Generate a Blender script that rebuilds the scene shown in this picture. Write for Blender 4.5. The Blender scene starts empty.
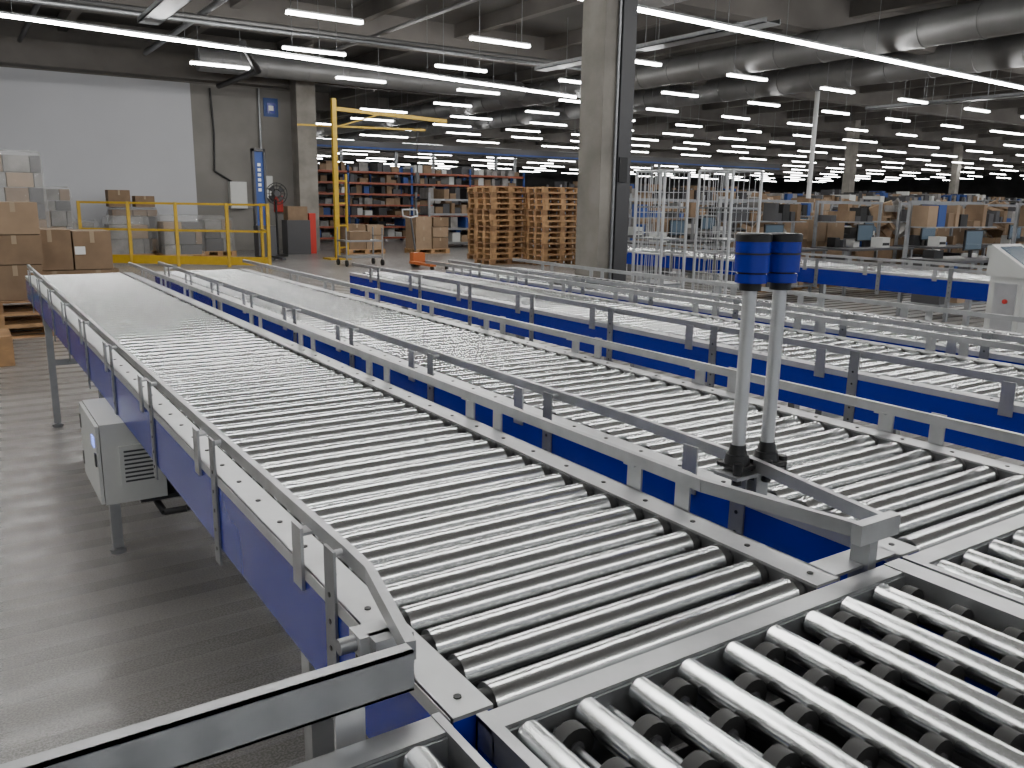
import bpy, math, random
from mathutils import Vector, Matrix
random.seed(7)
S = bpy.context.scene

# ------------------------------------------------------------ materials
def mat(name, col, rough=0.5, metal=0.0, noise=0.0, nscale=8.0, bump=0.0, bscale=60.0, emit=None, estr=0.0, rvar=0.0, alpha=1.0, stretch=None):
    m = bpy.data.materials.new(name); m.use_nodes = True
    nt = m.node_tree; b = nt.nodes['Principled BSDF']
    b.inputs['Base Color'].default_value = (*col, 1)
    b.inputs['Roughness'].default_value = rough
    b.inputs['Metallic'].default_value = metal
    if alpha < 1: b.inputs['Alpha'].default_value = alpha
    tc = nt.nodes.new('ShaderNodeTexCoord')
    mp = nt.nodes.new('ShaderNodeMapping'); nt.links.new(tc.outputs['Object'], mp.inputs[0])
    if stretch: mp.inputs['Scale'].default_value = stretch
    if noise > 0 or rvar > 0:
        n = nt.nodes.new('ShaderNodeTexNoise'); n.inputs['Scale'].default_value = nscale
        n.inputs['Detail'].default_value = 4
        nt.links.new(mp.outputs[0], n.inputs['Vector'])
        if noise > 0:
            r = nt.nodes.new('ShaderNodeValToRGB')
            r.color_ramp.elements[0].position = 0.3; r.color_ramp.elements[1].position = 0.7
            r.color_ramp.elements[0].color = (*[c*(1-noise) for c in col], 1)
            r.color_ramp.elements[1].color = (*[min(1, c*(1+noise)) for c in col], 1)
            nt.links.new(n.outputs['Fac'], r.inputs[0]); nt.links.new(r.outputs[0], b.inputs['Base Color'])
        if rvar > 0:
            mr = nt.nodes.new('ShaderNodeMapRange')
            mr.inputs[3].default_value = max(0.02, rough-rvar); mr.inputs[4].default_value = rough+rvar
            nt.links.new(n.outputs['Fac'], mr.inputs[0]); nt.links.new(mr.outputs[0], b.inputs['Roughness'])
    if bump > 0:
        n2 = nt.nodes.new('ShaderNodeTexNoise'); n2.inputs['Scale'].default_value = bscale
        nt.links.new(mp.outputs[0], n2.inputs['Vector'])
        bp = nt.nodes.new('ShaderNodeBump'); bp.inputs['Strength'].default_value = bump; bp.inputs['Distance'].default_value = 0.01
        nt.links.new(n2.outputs['Fac'], bp.inputs['Height']); nt.links.new(bp.outputs[0], b.inputs['Normal'])
    if emit:
        b.inputs['Emission Color'].default_value = (*emit, 1); b.inputs['Emission Strength'].default_value = estr
    return m

M = dict(
 roller=mat('roller_steel', (0.76,0.78,0.785), 0.25, 1.0),
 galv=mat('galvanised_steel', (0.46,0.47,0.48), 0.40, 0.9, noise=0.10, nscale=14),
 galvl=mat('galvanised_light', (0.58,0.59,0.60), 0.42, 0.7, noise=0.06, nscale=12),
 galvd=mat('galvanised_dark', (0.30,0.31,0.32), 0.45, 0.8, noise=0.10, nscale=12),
 blue=mat('blue_paint', (0.003,0.016,0.31), 0.26, 0.0, noise=0.05, nscale=3),
 black=mat('black_plastic', (0.010,0.010,0.011), 0.45),
 rubber=mat('black_rubber', (0.012,0.012,0.012), 0.55),
 grey=mat('light_grey_enamel', (0.62,0.63,0.61), 0.4, noise=0.03),
 dgrey=mat('dark_grey', (0.06,0.06,0.065), 0.5),
 white=mat('white_enamel', (0.75,0.76,0.76), 0.4),
 yellow=mat('yellow_paint', (0.46,0.29,0.01), 0.45, noise=0.1),
 orange=mat('orange_paint', (0.50,0.13,0.03), 0.5),
 card=mat('cardboard', (0.21,0.14,0.085), 0.8, noise=0.15, nscale=4),
 card2=mat('cardboard_light', (0.30,0.21,0.135), 0.8, noise=0.12, nscale=4),
 tape=mat('packing_tape', (0.35,0.27,0.18), 0.3),
 wood=mat('pallet_wood', (0.42,0.25,0.12), 0.75, noise=0.25, nscale=7),
 wood2=mat('pallet_wood_dark', (0.28,0.16,0.08), 0.8, noise=0.25, nscale=7),
 wrap=mat('stretch_wrap', (0.50,0.50,0.49), 0.10, noise=0.15, nscale=5, bump=0.9, bscale=9, alpha=0.22),
 lgrey=mat('grey_goods', (0.22,0.21,0.20), 0.5, noise=0.3, nscale=5),
 green=mat('green_plastic', (0.02,0.22,0.05), 0.5),
 red=mat('red_plastic', (0.5,0.03,0.02), 0.5),
 pink=mat('red_beam', (0.33,0.09,0.05), 0.5),
 tote=mat('blue_tote', (0.02,0.06,0.24), 0.5),
 screen=mat('screen_glass', (0.02,0.03,0.04), 0.15, emit=(0.25,0.35,0.45), estr=0.2),
 concrete=mat('column_concrete', (0.24,0.225,0.20), 0.85, noise=0.22, nscale=2.5, bump=0.3, bscale=25),
 wallw=mat('white_wall_panel', (0.54,0.55,0.58), 0.8, noise=0.03, nscale=0.6),
 wallg=mat('grey_wall', (0.23,0.22,0.205), 0.9, noise=0.15, nscale=0.8),
 walld=mat('dark_wall', (0.05,0.05,0.05), 0.9, noise=0.3, nscale=0.5),
 ceil=mat('ceiling_concrete', (0.09,0.087,0.082), 0.9, noise=0.2, nscale=0.5),
 beam=mat('beam_concrete', (0.14,0.13,0.12), 0.9, noise=0.2, nscale=0.9),
 duct=mat('duct_steel', (0.21,0.21,0.21), 0.5, 0.4, noise=0.12, nscale=1.5),
 lamp=mat('lamp_tube', (1,1,1), 0.5, emit=(1.0,0.985,0.955), estr=66),
 lampf=mat('lamp_tube_grid', (1,1,1), 0.5, emit=(1.0,0.985,0.96), estr=30),
 ledb=mat('blue_led', (0.1,0.2,0.9), 0.4, emit=(0.2,0.3,1.0), estr=2),
)
def floor_mat():
    m = bpy.data.materials.new('epoxy_floor'); m.use_nodes = True
    nt = m.node_tree; b = nt.nodes['Principled BSDF']
    tc = nt.nodes.new('ShaderNodeTexCoord')
    n1 = nt.nodes.new('ShaderNodeTexNoise'); n1.inputs['Scale'].default_value = 0.5; n1.inputs['Detail'].default_value = 5
    n2 = nt.nodes.new('ShaderNodeTexNoise'); n2.inputs['Scale'].default_value = 130; n2.inputs['Detail'].default_value = 2
    for n in (n1, n2): nt.links.new(tc.outputs['Object'], n.inputs['Vector'])
    r1 = nt.nodes.new('ShaderNodeValToRGB')
    r1.color_ramp.elements[0].color = (0.235,0.225,0.213,1); r1.color_ramp.elements[1].color = (0.29,0.279,0.266,1)
    r1.color_ramp.elements[0].position = .3; r1.color_ramp.elements[1].position = .7
    r2 = nt.nodes.new('ShaderNodeValToRGB')
    r2.color_ramp.elements[0].color = (0.5,0.5,0.5,1); r2.color_ramp.elements[1].color = (1.4,1.4,1.4,1)
    r2.color_ramp.elements[0].position = .4; r2.color_ramp.elements[1].position = .62
    nt.links.new(n1.outputs['Fac'], r1.inputs[0]); nt.links.new(n2.outputs['Fac'], r2.inputs[0])
    mx = nt.nodes.new('ShaderNodeMix'); mx.data_type = 'RGBA'; mx.blend_type = 'MULTIPLY'; mx.inputs[0].default_value = 0.6
    nt.links.new(r1.outputs[0], mx.inputs[6]); nt.links.new(r2.outputs[0], mx.inputs[7])
    nt.links.new(mx.outputs[2], b.inputs['Base Color'])
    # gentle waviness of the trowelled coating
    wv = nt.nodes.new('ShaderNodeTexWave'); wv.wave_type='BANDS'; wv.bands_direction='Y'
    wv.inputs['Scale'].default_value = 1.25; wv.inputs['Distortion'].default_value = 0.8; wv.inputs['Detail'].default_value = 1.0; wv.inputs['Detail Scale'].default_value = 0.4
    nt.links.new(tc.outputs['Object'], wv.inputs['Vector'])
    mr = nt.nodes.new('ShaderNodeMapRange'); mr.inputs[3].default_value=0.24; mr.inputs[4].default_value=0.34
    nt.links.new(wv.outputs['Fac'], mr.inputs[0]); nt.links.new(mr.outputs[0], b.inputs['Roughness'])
    bp = nt.nodes.new('ShaderNodeBump'); bp.inputs['Strength'].default_value = 0.08; bp.inputs['Distance'].default_value = 0.003
    nt.links.new(n2.outputs['Fac'], bp.inputs['Height'])
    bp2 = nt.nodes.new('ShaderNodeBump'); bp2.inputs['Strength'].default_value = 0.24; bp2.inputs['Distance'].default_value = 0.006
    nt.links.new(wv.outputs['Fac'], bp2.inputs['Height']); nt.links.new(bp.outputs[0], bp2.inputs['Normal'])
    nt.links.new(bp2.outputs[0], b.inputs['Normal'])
    return m
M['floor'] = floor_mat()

# ------------------------------------------------------------ mesh builder
class B:
    def __init__(s): s.v=[]; s.f=[]; s.m=[]; s.sm=[]; s.mats=[]
    def mi(s, k):
        if k not in s.mats: s.mats.append(k)
        return s.mats.index(k)
    def quad(s, pts, k, smooth=False):
        i=len(s.v); s.v+= [tuple(p) for p in pts]; s.f.append(tuple(range(i,i+len(pts)))); s.m.append(s.mi(k)); s.sm.append(smooth)
    def hexa(s, p, k, skip=()):
        i=len(s.v); s.v += [tuple(q) for q in p]
        F=[(0,3,2,1),(4,5,6,7),(0,1,5,4),(1,2,6,5),(2,3,7,6),(3,0,4,7)]
        for n,f in enumerate(F):
            if n in skip: continue
            s.f.append(tuple(i+a for a in f)); s.m.append(s.mi(k)); s.sm.append(False)
    def box(s, x0,x1,y0,y1,z0,z1,k,skip=()):
        s.hexa([(x0,y0,z0),(x1,y0,z0),(x1,y1,z0),(x0,y1,z0),(x0,y0,z1),(x1,y0,z1),(x1,y1,z1),(x0,y1,z1)],k,skip)
    def cbox(s, cx,cy,z0,sx,sy,sz,k,rot=0.0):
        c,sn=math.cos(rot),math.sin(rot); P=[]
        for z in (z0,z0+sz):
            for a,b_ in ((-1,-1),(1,-1),(1,1),(-1,1)):
                dx,dy=a*sx/2,b_*sy/2; P.append((cx+dx*c-dy*sn, cy+dx*sn+dy*c, z))
        s.hexa(P,k)
    def seg(s, p0,p1,w,h,k):
        p0=Vector(p0);p1=Vector(p1); d=(p1-p0).normalized()
        up=Vector((0,0,1)) if abs(d.z)<0.95 else Vector((0,1,0))
        sd=d.cross(up).normalized()*w/2; u2=sd.normalized().cross(d).normalized()*h/2
        P=[p0-sd-u2,p0+sd-u2,p1+sd-u2,p1-sd-u2,p0-sd+u2,p0+sd+u2,p1+sd+u2,p1-sd+u2]
        s.hexa(P,k)
    def cyl(s, p0,p1,r,k,n=16,r2=None,cap=True,kc=None):
        p0=Vector(p0);p1=Vector(p1); d=(p1-p0).normalized()
        a=Vector((0,0,1)) if abs(d.z)<0.9 else Vector((1,0,0))
        u=d.cross(a).normalized(); w=d.cross(u).normalized(); r2=r if r2 is None else r2
        i=len(s.v)
        for j in range(n):
            t=2*math.pi*j/n; o=u*math.cos(t)+w*math.sin(t)
            s.v.append(tuple(p0+o*r)); s.v.append(tuple(p1+o*r2))
        for j in range(n):
            a0=i+2*j; a1=i+2*((j+1)%n)
            s.f.append((a0,a1,a1+1,a0+1)); s.m.append(s.mi(k)); s.sm.append(True)
        if cap:
            s.quad([s.v[i+2*j] for j in range(n)][::-1], kc or k); s.quad([s.v[i+2*j+1] for j in range(n)], kc or k)
    def path(s, pts, r, k, n=8):
        for a,b_ in zip(pts[:-1],pts[1:]): s.cyl(a,b_,r,k,n)
    def make(s, name, parent=None):
        me=bpy.data.meshes.new(name); me.from_pydata(s.v,[],s.f)
        for k in s.mats: me.materials.append(M[k])
        me.polygons.foreach_set('material_index', s.m); me.polygons.foreach_set('use_smooth', s.sm)
        me.update(); o=bpy.data.objects.new(name, me); S.collection.objects.link(o)
        if parent: o.parent=parent
        return o

# ------------------------------------------------------------ room shell
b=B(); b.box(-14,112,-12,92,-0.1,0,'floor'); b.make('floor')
b=B(); b.box(-14,112,-12,92,6.3,6.5,'ceil'); b.make('ceiling')
b=B(); b.box(-14,6.35,27,27.3,0,4.9,'wallw'); b.box(6.35,9.9,27,27.3,0,4.9,'wallg'); b.box(-14,9.9,27,27.3,4.9,6.3,'beam')
b.make('wall_back')
b=B(); b.box(9.6,9.9,27.3,92,0,6.3,'walld'); b.make('wall_side')
b=B(); b.box(9.9,112,91.7,92,0,6.3,'walld'); b.make('wall_far')
b=B(); b.box(111.7,112,-12,91.7,0,6.3,'walld'); b.make('wall_right')
b=B(); b.box(-14.3,-14,-12,27,0,6.3,'wallg'); b.make('wall_left')
b=B()
for y in (13.2,21.2,29.5,38,47,56,65,74,83): b.box(-14 if y<27 else 9.9,111.7,y,y+.45,5.55,6.3,'beam')
b.make('concrete_beam_1')  # concrete ceiling beams across the hall
b=B()
for x in range(-12,110,3): b.box(x,x+.22,-12,27 if x<10 else 91,5.95,6.3,'beam')
b.make('concrete_beam_2')  # secondary concrete ceiling joists
b=B(); b.box(-14,9.9,26.4,27,4.95,5.6,'beam'); b.make('concrete_beam_3')  # concrete beam along the top of the back wall

def column(x,y,sx,sy,extra=False):
    b=B(); b.box(x-sx/2,x+sx/2,y-sy/2,y+sy/2,0,6.3,'concrete')
    if extra:
        b.box(x+.02,x+sx/2+.02,y-sy/2-.05,y-sy/2-.001,0.3,6.3,'dgrey')
        b.box(x+sx/2+.001,x+sx/2+.05,y-.10,y+.1,0.3,6.3,'dgrey')
        b.cyl((x-.02,y-sy/2-.03,0),(x-.02,y-sy/2-.03,6.3),.02,'galvd',8)
        b.box(x+.03,x+.16,y-sy/2-.07,y-sy/2-.05,1.9,2.2,'black')
    return b.make('concrete_column')
column(6.95,8.5,.42,.45,True)
column(9.45,26.1,.6,.55)
for (x,y) in ((23,29),(40,28.4),(40,17),(60,17),(60,34),(80,17)): column(x,y,.45,.45)

# lamps
Z=4.65
def line_lamp(x0,x1,f):
    b=B()
    b.seg((x0,f(x0),Z),(x1,f(x1),Z),.07,.05,'lamp')
    b.seg((x0,f(x0),Z+.045),(x1,f(x1),Z+.045),.09,.04,'galvl')
    x=x0+.3
    while x<x1: b.cyl((x,f(x),Z+.06),(x,f(x),6.3),.006,'galvd',5); x+=3
    return b.make('linear_ceiling_lamp')
line_lamp(-8,15.7,lambda x:17.65+.185*x)
line_lamp(-8,60,lambda x:10.33+.055*x)
line_lamp(-8,40,lambda x:3.3+.055*x)
line_lamp(-8,30,lambda x:-4+.055*x)
b=B()
y=14.9; row=0
while y<78:
    x=5.2+(row%2)*1.1
    while x<95:
        far = x>35 or y>38
        if not (y>25 and x<10.5) :
            L=2.6 if far else 1.4 if y<28 else 1.8
            yy=y+.02*x
            b.seg((x,yy,4.75),(x+L,yy+.03,4.75),.10,.05,'lampf')
            b.seg((x,yy,4.79),(x+L,yy+.03,4.79),.12,.03,'galvl')
            if not far:
                for xw in (x+.2,x+L-.2):
                    if abs(xw-17)>.4 and abs(xw-22)>.45: b.cyl((xw,yy,4.8),(xw,yy,6.3),.008,'galvd',4,cap=False)
        x+=5.6 if far else 3.7
    y+=3.45 if y<35 else 4.4; row+=1
b.make('fluorescent_lamp_array')

def duct(p0,p1,r,name='spiral_air_duct',k='duct'):
    b=B(); b.cyl(p0,p1,r,k,28)
    p0=Vector(p0);p1=Vector(p1);d=(p1-p0);L=d.length;d.normalize();t=.6
    while t<L: b.cyl(p0+d*t,p0+d*(t+.05),r*1.04,k,28); t+=1.2
    b.make(name)
duct((17,4,5.2),(17,60,5.2),.35)
duct((22,2,5.4),(22,60,5.4),.40)
duct((11,4,5.3),(11,12.8,5.3),.22)
duct((6,24.5,5.22),(16.4,24.5,5.22),.3)
b=B()
for i,(z,k) in enumerate(((5.2,'galvd'),(5.35,'duct'))): b.cyl((-10,19.2+i*.3,z),(16,19.2+i*.3,z),.05,k,10)
b.cyl((2,12,5.47),(2,26,5.47),.06,'black',10); b.cyl((5,8,5.47),(5,26,5.47),.07,'galvd',10)
b.path([(5.9,20,5.0),(7.0,22.5,4.8),(7.0,26.3,4.8)],.08,'black',10)
b.cyl((9,9,5.47),(9,24,5.47),.05,'duct',8)
b.make('ceiling_pipework')
b=B()
for x in (3.5,13,27):
    z=4.95; ye=18.8; ys=12 if x<13 else 11.3 if x<20 else 12.2
    b.box(x,x+.4,ys,ye,z,z+.02,'galvd')
    for xx in (x,x+.38): b.box(xx,xx+.02,ys,ye,z,z+.1,'galvd')
    y=12.6
    while y<18: b.cyl((x+.01,y,z+.1),(x+.01,y,6.299),.008,'galvd',5); b.cyl((x+.39,y,z+.1),(x+.39,y,6.299),.008,'galvd',5); y+=2
b.make('cable_tray')

# ------------------------------------------------------------ conveyors
ZT=.99
def rail(b, pts, z, w=.015, h=.028, k='galv'):
    for p,q in zip(pts[:-1],pts[1:]): b.seg((p[0],p[1],z),(q[0],q[1],z),w,h,k)
def conveyor(name, xa, y0, y1, railL=None, railR=None, legs=(), n=20):
    b=B(); xb=xa+.818; F=.066
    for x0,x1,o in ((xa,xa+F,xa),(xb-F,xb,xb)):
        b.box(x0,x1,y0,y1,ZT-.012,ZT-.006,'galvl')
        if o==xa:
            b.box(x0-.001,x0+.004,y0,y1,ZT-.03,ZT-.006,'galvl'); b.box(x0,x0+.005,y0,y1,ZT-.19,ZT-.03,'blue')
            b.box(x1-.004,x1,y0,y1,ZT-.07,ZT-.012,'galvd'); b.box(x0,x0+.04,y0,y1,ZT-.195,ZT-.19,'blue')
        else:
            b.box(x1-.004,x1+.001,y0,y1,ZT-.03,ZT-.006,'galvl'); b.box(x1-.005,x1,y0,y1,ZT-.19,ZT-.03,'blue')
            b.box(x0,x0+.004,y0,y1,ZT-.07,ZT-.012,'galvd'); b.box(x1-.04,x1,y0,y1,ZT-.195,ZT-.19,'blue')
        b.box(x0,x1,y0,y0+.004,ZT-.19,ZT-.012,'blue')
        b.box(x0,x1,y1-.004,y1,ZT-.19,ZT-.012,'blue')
        y=y0+.04
        while y<min(y1,y0+3): b.cyl(((x0+x1)/2,y,ZT-.006),((x0+x1)/2,y,ZT-.004),.006,'black',8); y+=.15
    b.box(xb-F-.034,xb-F-.004,y0+.02,y1-.02,ZT-.085,ZT-.035,'black')
    y=y0+.25
    while y<y1: b.box(xa+.01,xb-.01,y,y+.06,ZT-.17,ZT-.12,'dgrey'); y+=.8
    b.box(xa+.1,xb-.1,y0+.01,y1-.01,ZT-.11,ZT-.10,'black')  # black sheet added under the rollers, standing in for shade in the gaps
    y=y0+.037; X0=xa+F; X1=xb-F; zr_=ZT-.031
    while y<y1-.03:
        b.cyl((X0+.014,y,zr_),(X1-.032,y,zr_),.0300,'roller',n)
        b.cyl((X0,y,zr_),(X0+.0141,y,zr_),.023,'black',12)
        b.cyl((X1-.0321,y,zr_),(X1-.018,y,zr_),.0310,'rubber',14); b.cyl((X1-.018,y,zr_),(X1,y,zr_),.020,'black',10)
        y+=.0875
    zr=ZT+.072
    for side,pts in (('L',railL),('R',railR)):
        if not pts: continue
        rail(b,pts,zr)
        o = -1 if side=='L' else 1
        xf = xa if side=='L' else xb
        y=y0+.41
        while y<y1-.1:
            xr=None
            for p,q in zip(pts[:-1],pts[1:]):
                lo,hi=min(p[1],q[1]),max(p[1],q[1])
                if lo<=y<=hi: xr=p[0]+(q[0]-p[0])*(y-p[1])/(q[1]-p[1])
            if xr is not None:
                zb=ZT-.24 if side=='L' else ZT-.06
                b.box(xf+o*.0035-.0025,xf+o*.0035+.0025,y-.022,y+.022,zb,zr+.012,'galvd' if side=='L' else 'galv')
                for q_ in range(5):
                    zz=ZT-.2+.05*q_
                    if zz>zb: b.cyl((xf+o*.006,y,zz),(xf+o*.0075,y,zz),.005,'black',6)
                b.cyl((xf,y,zr),(xr,y,zr),.007,'galv',8)
                yc=y+.16
                b.box(min(xf-.004,xr-.008),max(xf+.004,xr+.008),yc-.018,yc+.018,zr-.018,zr-.012,'galv')
                b.box(xf-.003+o*.004,xf+.003+o*.004,yc-.024,yc+.024,ZT-.05,zr+.0,'galv')
            y+=.77
    for ly in legs:
        for x in (xa+.005,xb-.05):
            b.box(x,x+.045,ly,ly+.045,.03,ZT-.19,'galv'); b.cyl((x+.022,ly+.022,.0),(x+.022,ly+.022,.02),.035,'galvd',12); b.cyl((x+.022,ly+.022,.01),(x+.022,ly+.022,.05),.01,'galvd',8)
        b.box(xa+.05,xb-.05,ly+.01,ly+.035,.45,.49,'galv')
    return b.make(name)

c1=conveyor('roller_conveyor',.482,.86,8.05,
   railL=[(.455,.92),(.505,1.165),(.5075,1.25),(.51,8.05)], railR=[(1.354,.87),(1.29,1.2),(1.285,8.05)], legs=(1.42,4.09,6.7), n=36)
c2=conveyor('roller_conveyor',1.49,.86,8.05,
   railL=[(1.434,.87),(1.505,1.25),(1.53,1.7),(1.53,8.05)], railR=[(2.28,.9),(2.28,8.05)], legs=(1.6,4.0,6.5,7.9),n=28)
c3=conveyor('roller_conveyor',3.03,.86,7.3, railL=[(3.06,.9),(3.06,7.3)], railR=[(3.82,.9),(3.82,7.3)], legs=(1.3,2.9,4.5,6.2))
c4=conveyor('roller_conveyor',4.04,.86,7.3, railL=[(4.07,.9),(4.07,7.3)], railR=[(4.83,.9),(4.83,7.3)], legs=(1.3,2.9,4.5,6.2))
c5=conveyor('roller_conveyor',8.1,4.1,10.4, railL=[(8.12,4.1),(8.12,10.4)], railR=[(8.9,4.1),(8.9,10.4)], legs=(4.3,6.5,9), n=12)

b=B(); b.box(1.335,1.455,.848,.87,ZT+.05,ZT+.09,'galv'); b.box(1.385,1.41,.86,.9,ZT-.2,ZT+.05,'galvd')
b.box(1.30,1.49,.87,.93,ZT-.012,ZT-.006,'galv'); b.make('guard_rail_end',c1)
b=B(); b.box(.44,.50,1.0,1.03,ZT+.0,ZT+.05,'galv'); b.box(.425,.475,1.02,1.06,ZT+.02,ZT+.05,'galvl'); b.cyl((.43,1.04,ZT+.035),(.40,1.04,ZT+.035),.012,'galvd',10)
b.path([(.43,1.04,ZT+.02),(.42,1.03,ZT-.1),(.43,1.02,ZT-.2),(.45,1.02,ZT-.25),(.46,1.03,ZT-.18)],.004,'black',6)
b.make('photo_sensor',c1)

def cross(name,x0,x1,y0,y1,wheels=True,fr=.05):
    b=B()
    b.box(x0,x1,y1-.04,y1,ZT-.012,ZT-.006,'galv'); b.box(x0,x1,y1-.005,y1,ZT-.19,ZT-.012,'galvd'); b.box(x0,x1,y1-.045,y1-.041,ZT-.07,ZT-.012,'galvd')
    b.box(x0,x1,y0,y0+.055,ZT-.012,ZT-.006,'galvl'); b.box(x0,x1,y0,y0+.005,ZT-.19,ZT-.012,'blue')
    b.box(x0,x0+fr*.35,y0,y1,ZT-.05,ZT-.004,'galv'); b.box(x1-fr,x1,y0,y1,ZT-.05,ZT-.004,'galv')
    b.box(x0,x0+.006,y0,y1,ZT-.19,ZT-.05,'blue'); b.box(x1-.006,x1,y0,y1,ZT-.19,ZT-.05,'blue')
    P=.096 if wheels else .085
    x=x0+fr*.35+.032
    i=0
    while x<x1-fr-.02:
        b.cyl((x,y0+.065,ZT-.022),(x,y1-.052,ZT-.022),.0205,'roller',32)
        b.cyl((x,y0+.05,ZT-.022),(x,y1-.04,ZT-.022),.012,'galvd',8)
        if wheels and x+.045<x1-fr-.02:
            xm=x+P/2
            b.cyl((xm,y0+.06,ZT-.038),(xm,y1-.045,ZT-.038),.006,'galvd',8)
            yy=y1-.07-(i%2)*.045
            while yy>y0+.1:
                b.cyl((xm,yy,ZT-.038),(xm,yy-.022,ZT-.038),.0295,'rubber',18); b.cyl((xm,yy+.003,ZT-.038),(xm,yy-.025,ZT-.038),.012,'dgrey',10); yy-=.09
        x+=P; i+=1
    b.box(x0+.02,x1-.02,y0+.02,y1-.02,ZT-.20,ZT-.185,'black')
    for lx in (x0+.03,x1-.08):
        for ly in (y0+.02,y1-.07): b.box(lx,lx+.045,ly,ly+.045,0,ZT-.19,'galv')
    return b.make(name)
cross('transfer_conveyor',.515,1.47,-.2,.85)
cross('transfer_conveyor',1.48,2.9,-.2,.85)
cross('transfer_conveyor',2.91,4.9,-.2,.85)
tc=cross('transfer_conveyor',-2.0,.476,-.2,.88,wheels=False,fr=.012)

b=B()
b.box(-2,.447,.895,.90,ZT+.03,ZT+.087,'galv'); b.box(-2,.447,.895,.918,ZT+.083,ZT+.087,'galv'); b.box(-2,.447,.895,.918,ZT+.03,ZT+.034,'galv')
for x in (.36,-.45,-1.3): b.box(x-.02,x+.02,.901,.907,ZT-.2,ZT+.06,'galvl')
b.make('side_guard_rail',tc)

def beacon(x,y,h):
    b=B(); z0=ZT+.085
    b.box(x-.03,x+.03,y-.035,y+.035,z0-.02,z0-.01,'black')
    b.cyl((x,y,z0-.02),(x,y,z0+.012),.032,'black',20,r2=.026); b.cyl((x,y,z0+.012),(x,y,z0+.035),.022,'black',20,r2=.018)
    b.cyl((x-.03,y-.03,z0-.05),(x-.03,y-.03,z0),.011,'black',10); b.cyl((x+.035,y-.02,z0-.05),(x+.035,y-.02,z0),.011,'black',10)
    b.cyl((x,y,z0+.03),(x,y,z0+h-.115),.0155,'galvl',24)
    t=z0+h
    b.cyl((x,y,t-.125),(x,y,t-.108),.024,'black',24); b.cyl((x,y,t-.108),(x,y,t-.088),.035,'blue',32); b.cyl((x,y,t-.088),(x,y,t-.084),.031,'black',32)
    b.cyl((x,y,t-.084),(x,y,t-.012),.0385,'blue',32); b.cyl((x,y,t-.046),(x,y,t-.042),.0392,'black',32); b.cyl((x,y,t-.018),(x,y,t-.003),.0395,'black',32); b.cyl((x,y,t-.003),(x,y,t),.039,'black',32,r2=.036)
    return b.make('signal_beacon',c2)
beacon(1.47,1.267,.515); beacon(1.55,1.25,.515)
b=B(); b.box(1.42,1.60,1.22,1.29,ZT+.05,ZT+.058,'galvd'); b.box(1.5,1.54,1.23,1.28,ZT-.15,ZT+.05,'galvd'); b.make('beacon_bracket',c2)

b=B(); x0,x1,y0,y1,z0,z1=.395,.62,3.42,3.9,.475,.795
b.box(x0,x1,y0,y1,z0,z1,'grey'); b.box(x0-.015,x0-.003,y0+.005,y1-.005,z0+.005,z1-.005,'grey')
for zz in (z0+.08,z1-.08): b.cyl((x0-.012,y1-.03,zz-.03),(x0-.012,y1-.03,zz+.03),.008,'dgrey',8)
b.box(x0-.018,x0-.014,y0+.06,y0+.12,z1-.10,z1-.06,'ledb'); b.box(x0-.02,x0-.014,y0+.03,y0+.06,z0+.15,z0+.2,'dgrey')
b.box(x0+.06,x1-.02,y0-.012,y0,z0+.07,z0+.23,'grey')
for i in range(8): b.box(x0+.075,x1-.035,y0-.014,y0-.011,z0+.085+i*.017,z0+.092+i*.017,'dgrey')
b.box(x1-.1,x1+.2,y0+.02,y0+.25,z0-.02,z0-.001,'black')
b.path([(x1-.05,y0+.1,z0),(x1-.02,y0-.02,z0-.06),(x1+.06,y0-.05,z0-.05),(x1+.15,y0,z0+.0)],.014,'black',8)
b.box(x0+.12,x0+.15,y0+.1,y0+.4,z1,ZT-.19,'galv')
b.make('control_cabinet',c1)
b=B(); b.box(2.99,3.02,2.9,3.35,.66,.75,'grey'); b.box(2.97,2.99,2.92,3.33,.65,.76,'grey'); b.make('junction_box',c3)

# ------------------------------------------------------------ boxes etc
def carton(b,x,y,z,sx,sy,sz,rot=0,k='card'):
    b.cbox(x,y,z,sx,sy,sz,k,rot); b.cbox(x,y,z+sz-.001,sx*.99,.05,.003,'tape',rot)
    c,s=math.cos(rot),math.sin(rot)
    b.cbox(x+s*(sy/2),y-c*(sy/2),z+sz*.7,.05,.004,sz*.3,'tape',rot)
def pallet(b,x,y,z,rot=0,k='wood',L=1.2,W=.8):
    c,s=math.cos(rot),math.sin(rot)
    def bx(dx,dy,dz,sx,sy,sz): b.cbox(x+dx*c-dy*s,y+dx*s+dy*c,z+dz,sx,sy,sz,k,rot)
    for dy in (-W/2+.05,0,W/2-.05): bx(0,dy,0,L,.1,.022)
    for dx in (-L/2+.07,0,L/2-.07):
        for dy in (-W/2+.06,0,W/2-.06): bx(dx,dy,.022,.14,.1,.078)
        bx(dx,0,.1,.14,W,.022)
    for i in range(5): bx(0,-W/2+.06+i*(W-.12)/4,.122,L,.12,.022)
b=B(); pallet(b,.35,11.6,0); pallet(b,.35,11.6,.144); pallet(b,.35,11.6,.288,k='wood2')
for i,(x,z,sx,sz) in enumerate(((.0,.44,.55,.4),(.58,.44,.55,.4),(0,.85,.6,.35),(.6,.85,.55,.33),(.62,1.19,.5,.36),(.1,1.21,.45,.38))): carton(b,x,11.6,z,sx,.7,sz,0,'card' if i%2 else 'card2')
b.make('carton_pallet')
b=B(); pallet(b,1.3,12.5,0); 
for (x,z,sx,sz) in ((1.05,.15,.5,.55),(1.55,.15,.5,.55),(1.03,.71,.48,.5),(1.51,.71,.44,.48)): carton(b,x,12.4,z,sx,.7,sz)
b.box(1.3,1.42,12.04,12.05,.9,1.0,'white'); b.make('carton_pallet')
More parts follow.
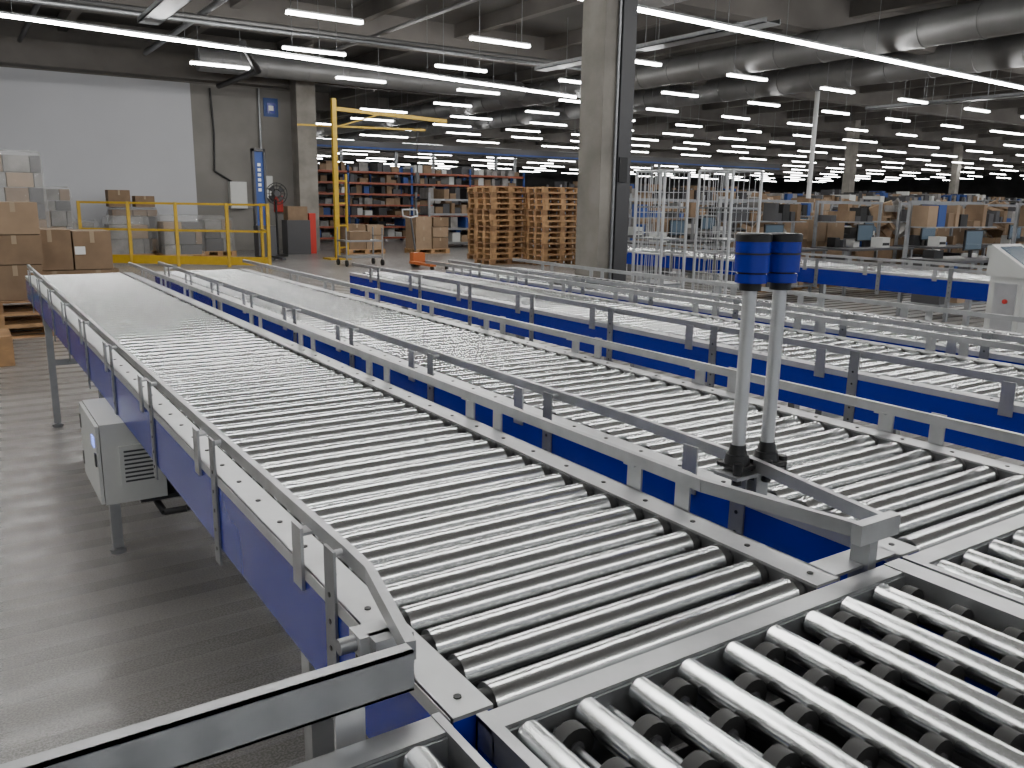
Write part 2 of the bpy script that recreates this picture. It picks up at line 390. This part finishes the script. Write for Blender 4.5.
b=B(); pallet(b,.0,9.7,0,L=.8,W=.6); pallet(b,.0,9.7,.144,L=.8,W=.6); b.cbox(.0,9.7,.29,.6,.45,.34,'card2'); b.cbox(.0,9.7,.63,.62,.47,.05,'green'); b.cbox(.0,9.7,.68,.6,.45,.04,'yellow'); b.make('storage_tote')

def wrapped(x,y,sx,sy,sz,seed):
    rnd=random.Random(seed); b=B()
    pallet(b,x,y,0,L=sx,W=sy)
    z0=.144; n=7
    z=z0
    while z<sz-.2:
        h=rnd.uniform(.22,.4); h=min(h,sz-z-.03); a=-sx/2+.08
        while a<sx/2-.15:
            w=min(rnd.uniform(.25,.55),sx/2-.06-a)
            b.box(x+a,x+a+w-.02,y-sy/2+.1,y+sy/2-.1,z,z+h-.015,rnd.choice(['lgrey','card','lgrey','dgrey','card2','lgrey','card'])); a+=w
        z+=h
    rings=[]
    for k in range(n+1):
        z=z0+(sz-z0)*k/n; ring=[]
        for t in range(28):
            a=2*math.pi*t/28; c,s=math.cos(a),math.sin(a); m=max(abs(c),abs(s)); q=.98+rnd.uniform(-.03,.03)-(.08*(k/n)**4)
            ring.append((x+sx/2*c/m*q,y+sy/2*s/m*q,z+rnd.uniform(-.03,.03)*(k>0)))
        rings.append(ring)
    for r0,r1 in zip(rings[:-1],rings[1:]):
        for t in range(28): b.quad([r0[t],r0[(t+1)%28],r1[(t+1)%28],r1[t]],'wrap')
    for t in range(28): b.quad([rings[-1][t],rings[-1][(t+1)%28],(x,y,sz+.02)],'wrap')
    b.make('wrapped_pallet_load')
for i,(x,y,sx,sy,sz) in enumerate(((1.2,20.8,1.2,.9,2.5),(2.0,22.3,.9,.9,1.8),(3.9,24.4,1.1,1,1.1),(5.1,23.8,1.1,1,1.15),(2.7,24.3,1.0,1,1.0),(4.3,25.7,1.3,.9,1.3),(6.3,24.9,.9,.9,1.1))): wrapped(x,y,sx,sy,sz,i)
b=B()
for (x,y,z,sx,sz) in ((3.95,25.7,1.33,.55,.45),(4.6,25.7,1.33,.5,.3)): carton(b,x,y,z,sx,.5,sz)
b.make('loose_cartons')

b=B()
pts=[(2.6,22.6),(3.57,21.95),(4.5,21.3),(5.5,20.6),(6.3,20.05)]
for p in pts: b.box(p[0]-.035,p[0]+.035,p[1]-.035,p[1]+.035,0,1.5,'yellow')
for p,q in zip(pts[:-1],pts[1:]):
    for z in (1.47,.85,.15): b.seg((*p,z),(*q,z),.04,.05 if z>.2 else .2,'yellow')
b.seg((6.3,20.05,1.47),(6.5,21.2,1.47),.04,.05,'yellow'); b.seg((6.3,20.05,.85),(6.5,21.2,.85),.04,.05,'yellow'); b.box(6.47,6.53,21.16,21.24,0,1.5,'yellow')
b.make('safety_barrier')

b=B(); b.box(6.87,6.92,22.9,23.1,0,2.9,'dgrey'); b.box(7.16,7.21,22.9,23.1,0,2.9,'dgrey'); b.box(6.92,7.16,22.95,23.0,.9,2.85,'tote'); b.box(6.87,7.21,22.9,23.1,2.83,2.9,'dgrey')
for i in range(6): b.box(7.0,7.08,22.94,22.95,1.8+i*.13,1.88+i*.13,'white')
b.box(6.8,7.28,22.5,22.9,.1,.9,'dgrey'); b.box(6.83,6.93,21.7,22.5,.05,.12,'dgrey'); b.box(7.15,7.25,21.7,22.5,.05,.12,'dgrey')
for x in (6.86,7.2): b.cyl((x-.03,22.6,.08),(x+.05,22.6,.08),.08,'rubber',14)
b.make('electric_stacker')
b=B(); fx,fy=7.8,24
b.cyl((fx,fy,0),(fx,fy,.05),.28,'black',20); b.cyl((fx,fy,.05),(fx,fy,1.6),.03,'black',10)
for r in (.3,.22,.12):
    pr=[(fx+r*math.cos(a*math.pi/10),fy-.1,1.75+r*math.sin(a*math.pi/10)) for a in range(21)]; b.path(pr,.012,'black',6)
for a in range(12): b.cyl((fx,fy-.1,1.75),(fx+.3*math.cos(a*math.pi/6),fy-.1,1.75+.3*math.sin(a*math.pi/6)),.007,'black',5)
b.cyl((fx,fy-.12,1.75),(fx,fy+.15,1.75),.08,'dgrey',14)
for a in range(4):
    t=a*math.pi/2+.3; b.quad([(fx,fy-.05,1.75),(fx+.26*math.cos(t),fy-.07,1.75+.26*math.sin(t)),(fx+.26*math.cos(t+.8),fy-.02,1.75+.26*math.sin(t+.8))],'dgrey')
b.make('pedestal_fan')
b=B(); b.box(8.5,8.95,26.95,26.999,4.1,4.65,'tote'); b.box(8.6,8.85,26.94,26.95,4.2,4.5,'blue'); b.box(8.65,8.8,26.935,26.94,4.28,4.42,'white'); b.make('wall_sign')
b=B(); b.box(8.1,8.6,26.7,26.999,1.6,2.3,'grey'); b.box(7.3,7.8,26.75,26.999,1.3,2.1,'grey'); b.box(8.7,8.95,26.85,26.999,1.2,1.7,'red'); b.make('wall_cabinet')
b=B(); b.cyl((8.35,26.92,2.3),(8.35,26.92,4.9),.04,'galvd',8); b.path([(6.9,26.93,4.8),(6.95,26.93,3.5),(6.9,26.93,2.4),(7.4,26.93,2.1)],.03,'black',8); b.make('wall_conduit')
b=B(); b.box(8.3,9.0,24.6,25.1,0,1.0,'dgrey'); b.box(8.35,8.95,24.65,25.05,1,1.4,'card'); b.box(9.05,9.25,24.8,25,0,1.2,'red'); b.make('tool_cabinet')

b=B(); b.box(8.84,8.96,22.2,22.32,0,4.25,'yellow'); b.box(8.6,9.2,22.0,22.6,0,.04,'yellow')
b.seg((8.9,22.3,4.0),(12.2,22.0,3.85),.06,.10,'yellow'); b.seg((8.9,22.3,3.5),(10.2,22.15,3.92),.035,.035,'yellow')
b.seg((8.0,22.6,3.55),(11.4,21.8,3.55),.04,.05,'yellow'); b.cyl((11.2,21.9,3.5),(11.2,21.9,2.4),.02,'black',8); b.cyl((11.2,21.9,2.4),(11.2,21.9,2.1),.06,'dgrey',10)
for z in (.3,.9,1.5,2.1): b.box(8.96,9.2,22.23,22.29,z,z+.04,'yellow')
b.box(9.17,9.21,22.2,22.3,.0,2.3,'yellow')
b.make('jib_crane')

def stack(x,y,n,rot):
    b=B(); rnd=random.Random(n)
    for i in range(n): pallet(b,x+rnd.uniform(-.02,.02),y+rnd.uniform(-.02,.02),i*.1445,rot+rnd.uniform(-.02,.02),'wood' if i%3 else 'wood2')
    b.make('pallet_stack')
stack(12.4,19.3,14,.05); stack(13.45,18.4,14,.0); stack(13.1,20.9,14,.0)

b=B(); x,y=9.7,18.9
for dx in (-.2,.2): b.box(x+dx-.08,x+dx+.08,y-1.1,y,.10,.16,'orange'); b.cyl((x+dx,y-1.0,.05),(x+dx+.05,y-1.0,.05),.05,'rubber',10)
b.box(x-.16,x+.16,y,y+.2,.12,.36,'orange'); b.cyl((x-.1,y+.2,.1),(x+.1,y+.2,.1),.1,'rubber',14)
b.cyl((x,y+.2,.4),(x,y+.45,1.2),.025,'dgrey',10)
b.path([(x,y+.45,1.2),(x-.2,y+.47,1.25),(x-.2,y+.52,1.4),(x+.2,y+.52,1.4),(x+.2,y+.47,1.25),(x,y+.45,1.2)],.02,'galvl',8)
b.make('pallet_truck')
b=B(); x,y=8.6,20
b.box(x-.5,x+.5,y-.3,y+.3,.2,.25,'galvd'); b.box(x-.5,x+.5,y-.3,y+.3,.6,.64,'galvd')
for a in (-.48,.48):
    for c in (-.28,.28): b.cyl((x+a,y+c,.1),(x+a,y+c,.95),.02,'galvd',8); b.cyl((x+a-.02,y+c,.08),(x+a+.02,y+c,.08),.08,'rubber',10)
b.box(x-.35,x+.2,y-.2,y+.2,.64,.85,'card'); b.make('hand_cart')

def cage(x,y,w,d,h,rot):
    b=B(); c,s=math.cos(rot),math.sin(rot)
    def T(a,bb,z): return (x+a*c-bb*s, y+a*s+bb*c, z)
    def R(p,q,r=.006,k='galvl'): b.cyl(T(*p),T(*q),r,k,6)
    for a in (-w/2,w/2):
        for e in (-d/2,d/2): R((a,e,.15),(a,e,h),.018); b.cyl(T(a,e,0),T(a,e,.12),.05,'rubber',10)
    for z in (.2,h,h*.55):
        for a in (-w/2,w/2): R((a,-d/2,z),(a,d/2,z),.014)
        R((-w/2,d/2,z),(w/2,d/2,z),.014)
    R((-w/2,-d/2,h),(w/2,-d/2,h),.014)
    n=6
    for i in range(1,n):
        e=-d/2+d*i/n
        for a in (-w/2,w/2): R((a,e,.2),(a,e,h),.004)
        a=-w/2+w*i/n; R((a,d/2,.2),(a,d/2,h),.004)
    for i in range(1,8):
        z=.2+(h-.2)*i/8
        for a in (-w/2,w/2): R((a,-d/2,z),(a,d/2,z),.004)
        R((-w/2,d/2,z),(w/2,d/2,z),.004)
    for z in (.2,.75,1.25,1.6):
        P=[T(-w/2,-d/2,z),T(w/2,-d/2,z),T(w/2,d/2,z),T(-w/2,d/2,z)]
        b.hexa(P+[(p[0],p[1],p[2]+.02) for p in P],'galvd')
    return b.make('roll_cage')
cage(6.72,7.15,.36,.45,2.0,.0); cage(7.4,6.78,.46,.5,2.02,.0)

b=B(); x,y=7.45,3.55
b.box(x-.2,x+.2,y-.15,y+.15,0,.05,'grey'); b.box(x-.06,x+.06,y-.05,y+.05,.05,.6,'grey'); b.box(x-.2,x+.22,y-.12,y+.15,.55,1.12,'grey')
b.hexa([(x-.22,y-.2,1.1),(x+.24,y-.2,1.1),(x+.24,y+.18,1.1),(x-.22,y+.18,1.1),(x-.22,y-.17,1.15),(x+.24,y-.17,1.15),(x+.24,y+.16,1.36),(x-.22,y+.16,1.36)],'grey')
b.hexa([(x-.16,y-.12,1.181),(x+.18,y-.12,1.181),(x+.18,y+.12,1.337),(x-.16,y+.12,1.337),(x-.16,y-.122,1.188),(x+.18,y-.122,1.188),(x+.18,y+.118,1.344),(x-.16,y+.118,1.344)],'screen')
b.box(x-.206,x-.2,y-.08,y+.1,.62,1.05,'galvl'); b.cyl((x-.22,y,.9),(x-.2,y,.9),.02,'red',10)
b.make('control_terminal')

# ------------------------------------------------------------ background storage
KEYS=['card','dgrey','card','dgrey','tote','lgrey','lgrey','card','black','grey','card2','dgrey','black','dgrey']
def racking(name,x0,y0,L,D,H,levels,bay,rnd,ku='tote',kb='pink',fill=.85):
    b=B(); bx=lambda a0,a1,c0,c1,z0,z1,k: b.box(x0+a0,x0+a1,y0+c0,y0+c1,z0,z1,k)
    nb=int(L/bay)
    for i in range(nb+1):
        for c in (0,D): bx(i*bay-.04,i*bay+.04,c-.03,c+.03,0,H,ku)
    gap=(H-.4)/max(1,levels-1)
    for l in range(levels):
        z=.12+gap*l
        bx(0,nb*bay,-.03,.02,z,z+.07,kb); bx(0,nb*bay,D-.02,D+.03,z,z+.07,kb); bx(0,nb*bay,0,D,z+.05,z+.07,'galvd')
        a=.1
        while a<nb*bay-.5:
            w=rnd.uniform(.15,.42)
            if rnd.random()<fill:
                hh=rnd.uniform(.35,.95)*gap*.85
                bx(a,a+w-.04,.03+rnd.uniform(0,.2),D-.1,z+.07,z+.07+hh,rnd.choice(KEYS))
            a+=w
    return b.make(name)
rnd=random.Random(3)
for i,(x,y,L,H) in enumerate(((10.2,31,11,2.9),(10.2,35,16,3.0),(23,31,16,2.4),(14,26.5,6,1.9),(21,24,12,2.0),(24,20,10,1.9),(34,24,12,2.2),(41,30,18,2.4),(41,19,13,2.1),(61.5,24,18,2.3),(50,38,30,2.6))):
    racking('pallet_racking',x,y,L,1.0,H,7 if H>2.5 else 5 if H>2 else 4,2.7 if H>2.3 else 1.9,rnd,kb='pink' if i in (0,1) else 'galvd',ku='galvd' if i>1 else 'tote')
def bench(x,y,rnd):
    b=B(); L=2.0
    for a in (0,L):
        for c in (0,.75): b.box(x+a-.025,x+a+.025,y+c-.025,y+c+.025,0,.85 if c==0 else 1.75,'galvd')
    b.box(x-.03,x+L+.03,y-.05,y+.8,.85,.89,'dgrey'); b.box(x,x+L,y+.45,y+.8,1.35,1.37,'galvd'); b.box(x,x+L,y+.1,y+.7,.2,.23,'galvd'); b.box(x,x+L,y+.73,y+.77,1.7,1.75,'galvd')
    mx=x+rnd.uniform(.2,1.3); b.box(mx,mx+.5,y+.4,y+.43,1.0,1.32,'black'); b.box(mx+.22,mx+.28,y+.42,y+.45,.89,1.1,'black'); b.box(mx+.02,mx+.48,y+.395,y+.4,1.02,1.3,'screen')
    # label printer
    px=x+rnd.uniform(.1,1.6); b.box(px,px+.25,y+.08,y+.32,.89,1.08,'grey'); b.box(px+.02,px+.23,y+.075,y+.08,.93,.98,'black')
    a=.05
    while a<L-.25:
        w=rnd.uniform(.1,.26)
        if rnd.random()<.8: b.cbox(x+a+w/2,y+.62,1.37,w-.02,.28,rnd.uniform(.08,.36),rnd.choice(KEYS),rnd.uniform(-.2,.2))
        if rnd.random()<.4: b.cbox(x+a+w/2,y+.55,.89,w-.02,.2,rnd.uniform(.05,.28),rnd.choice(KEYS),rnd.uniform(-.4,.4))
        if rnd.random()<.8: b.box(x+a,x+a+w-.03,y+.15,y+.6,.23,.23+rnd.uniform(.2,.5),rnd.choice(KEYS))
        a+=w
    b.make('packing_bench')
for (x,y) in ((11.3,9.8),(13.7,9.6),(16.2,9.5),(11.5,12.6),(14.6,12.6),(18.8,9.2),(17.6,12.4),(20.5,12.2),(13,15.6),(16,15.6),(19.4,15.6),(22.3,15.6),(22,9),(25,9.5),(24,12.5),(27.5,12.5),(25.6,15.8),(29,15.8),(30,10),(33,12),(36,12),(12.2,6.8),(15,6.6),(18,6.5)): bench(x,y,rnd)
def pile(x,y,n,seed):
    rnd=random.Random(seed); b=B(); pallet(b,x,y,0)
    z=.144
    while z<.144+n*.35:
        h=rnd.uniform(.28,.42)
        carton(b,x-.3,y,z,.55,.7,h,rnd.uniform(-.05,.05),rnd.choice(['card','card2'])); carton(b,x+.3,y,z,.55,.7,h-.02,rnd.uniform(-.05,.05),rnd.choice(['card','card2'])); z+=h
    b.make('carton_pallet')
for i,(x,y,n) in enumerate(((15,11.4,3),(19,11,4),(22.5,11.0,4),(10.6,24.5,2),(23.5,18,4),(17,18,3),(27,11,4),(12.6,24,2),(15.5,23.5,3),(17.5,23,3),(31,18,4))): pile(x,y,n,i+20)
def bin_(x,y,seed):
    rnd=random.Random(seed); b=B(); pallet(b,x,y,0)
    for (a0,a1,c0,c1) in ((-.6,.6,-.4,-.37),(-.6,.6,.37,.4),(-.6,-.57,-.37,.37),(.57,.6,-.37,.37)): b.box(x+a0,x+a1,y+c0,y+c1,.144,1.0,'card')
    b.box(x-.57,x+.57,y-.37,y+.37,.9,.93,'card')
    for i in range(26):
        o=Vector((x+rnd.uniform(-.42,.42),y+rnd.uniform(-.25,.25),1.0+rnd.uniform(0,.7)))
        R=Matrix.Rotation(rnd.uniform(0,3),3,Vector((rnd.random(),rnd.random(),rnd.random())).normalized())
        sx,sy,sz=rnd.uniform(.1,.24),rnd.uniform(.1,.22),rnd.uniform(.01,.08)
        P=[o+R@Vector((a*sx,c*sy,e*sz)) for e in (-1,1) for a,c in ((-1,-1),(1,-1),(1,1),(-1,1))]
        b.hexa(P,rnd.choice(['card','card2','card2','lgrey']))
    b.make('carton_bin')
for i,(x,y) in enumerate(((16.8,14.2),(20.6,14.0),(24.6,14.2),(28.3,14.2),(13.6,11.3),(17.1,10.9),(29.4,8.4),(20.6,10.6),(22.4,17.8),(26.5,17.6))): bin_(x,y,i+60)
b=B()
for (y,z) in ((33,3.6),(39,4.0)):
    b.box(10.2,40,y,y+.8,z,z+.35,'dgrey'); b.box(10.2,40,y-.02,y,z+.05,z+.12,'tote')
    for x in range(11,40,5): b.box(x,x+.12,y+.3,y+.42,0,z,'galvd')
b.make('overhead_conveyor')
b=B(); b.cyl((24.5,18.9,0),(24.5,18.9,6.3),.08,'white',14); b.cyl((24.5,18.9,0),(24.5,18.9,.1),.2,'white',14); b.make('steel_post')

# ------------------------------------------------------------ world, camera
w=bpy.data.worlds.new('world'); S.world=w; w.use_nodes=True
w.node_tree.nodes['Background'].inputs[0].default_value=(0.75,0.82,0.92,1); w.node_tree.nodes['Background'].inputs[1].default_value=0.6
cam=bpy.data.cameras.new('camera'); co=bpy.data.objects.new('camera',cam); S.collection.objects.link(co)
zc=Vector((-.5400,-.8143,.2127)).normalized(); xc=Vector((.8352,-.5497,.0156)); xc=(xc-zc*xc.dot(zc)).normalized(); yc=zc.cross(xc)
co.matrix_world=Matrix(((xc.x,yc.x,zc.x,0),(xc.y,yc.y,zc.y,0),(xc.z,yc.z,zc.z,1.65),(0,0,0,1)))
cam.sensor_width=36; cam.lens=29.53; cam.clip_start=.02; cam.clip_end=300
S.camera=co
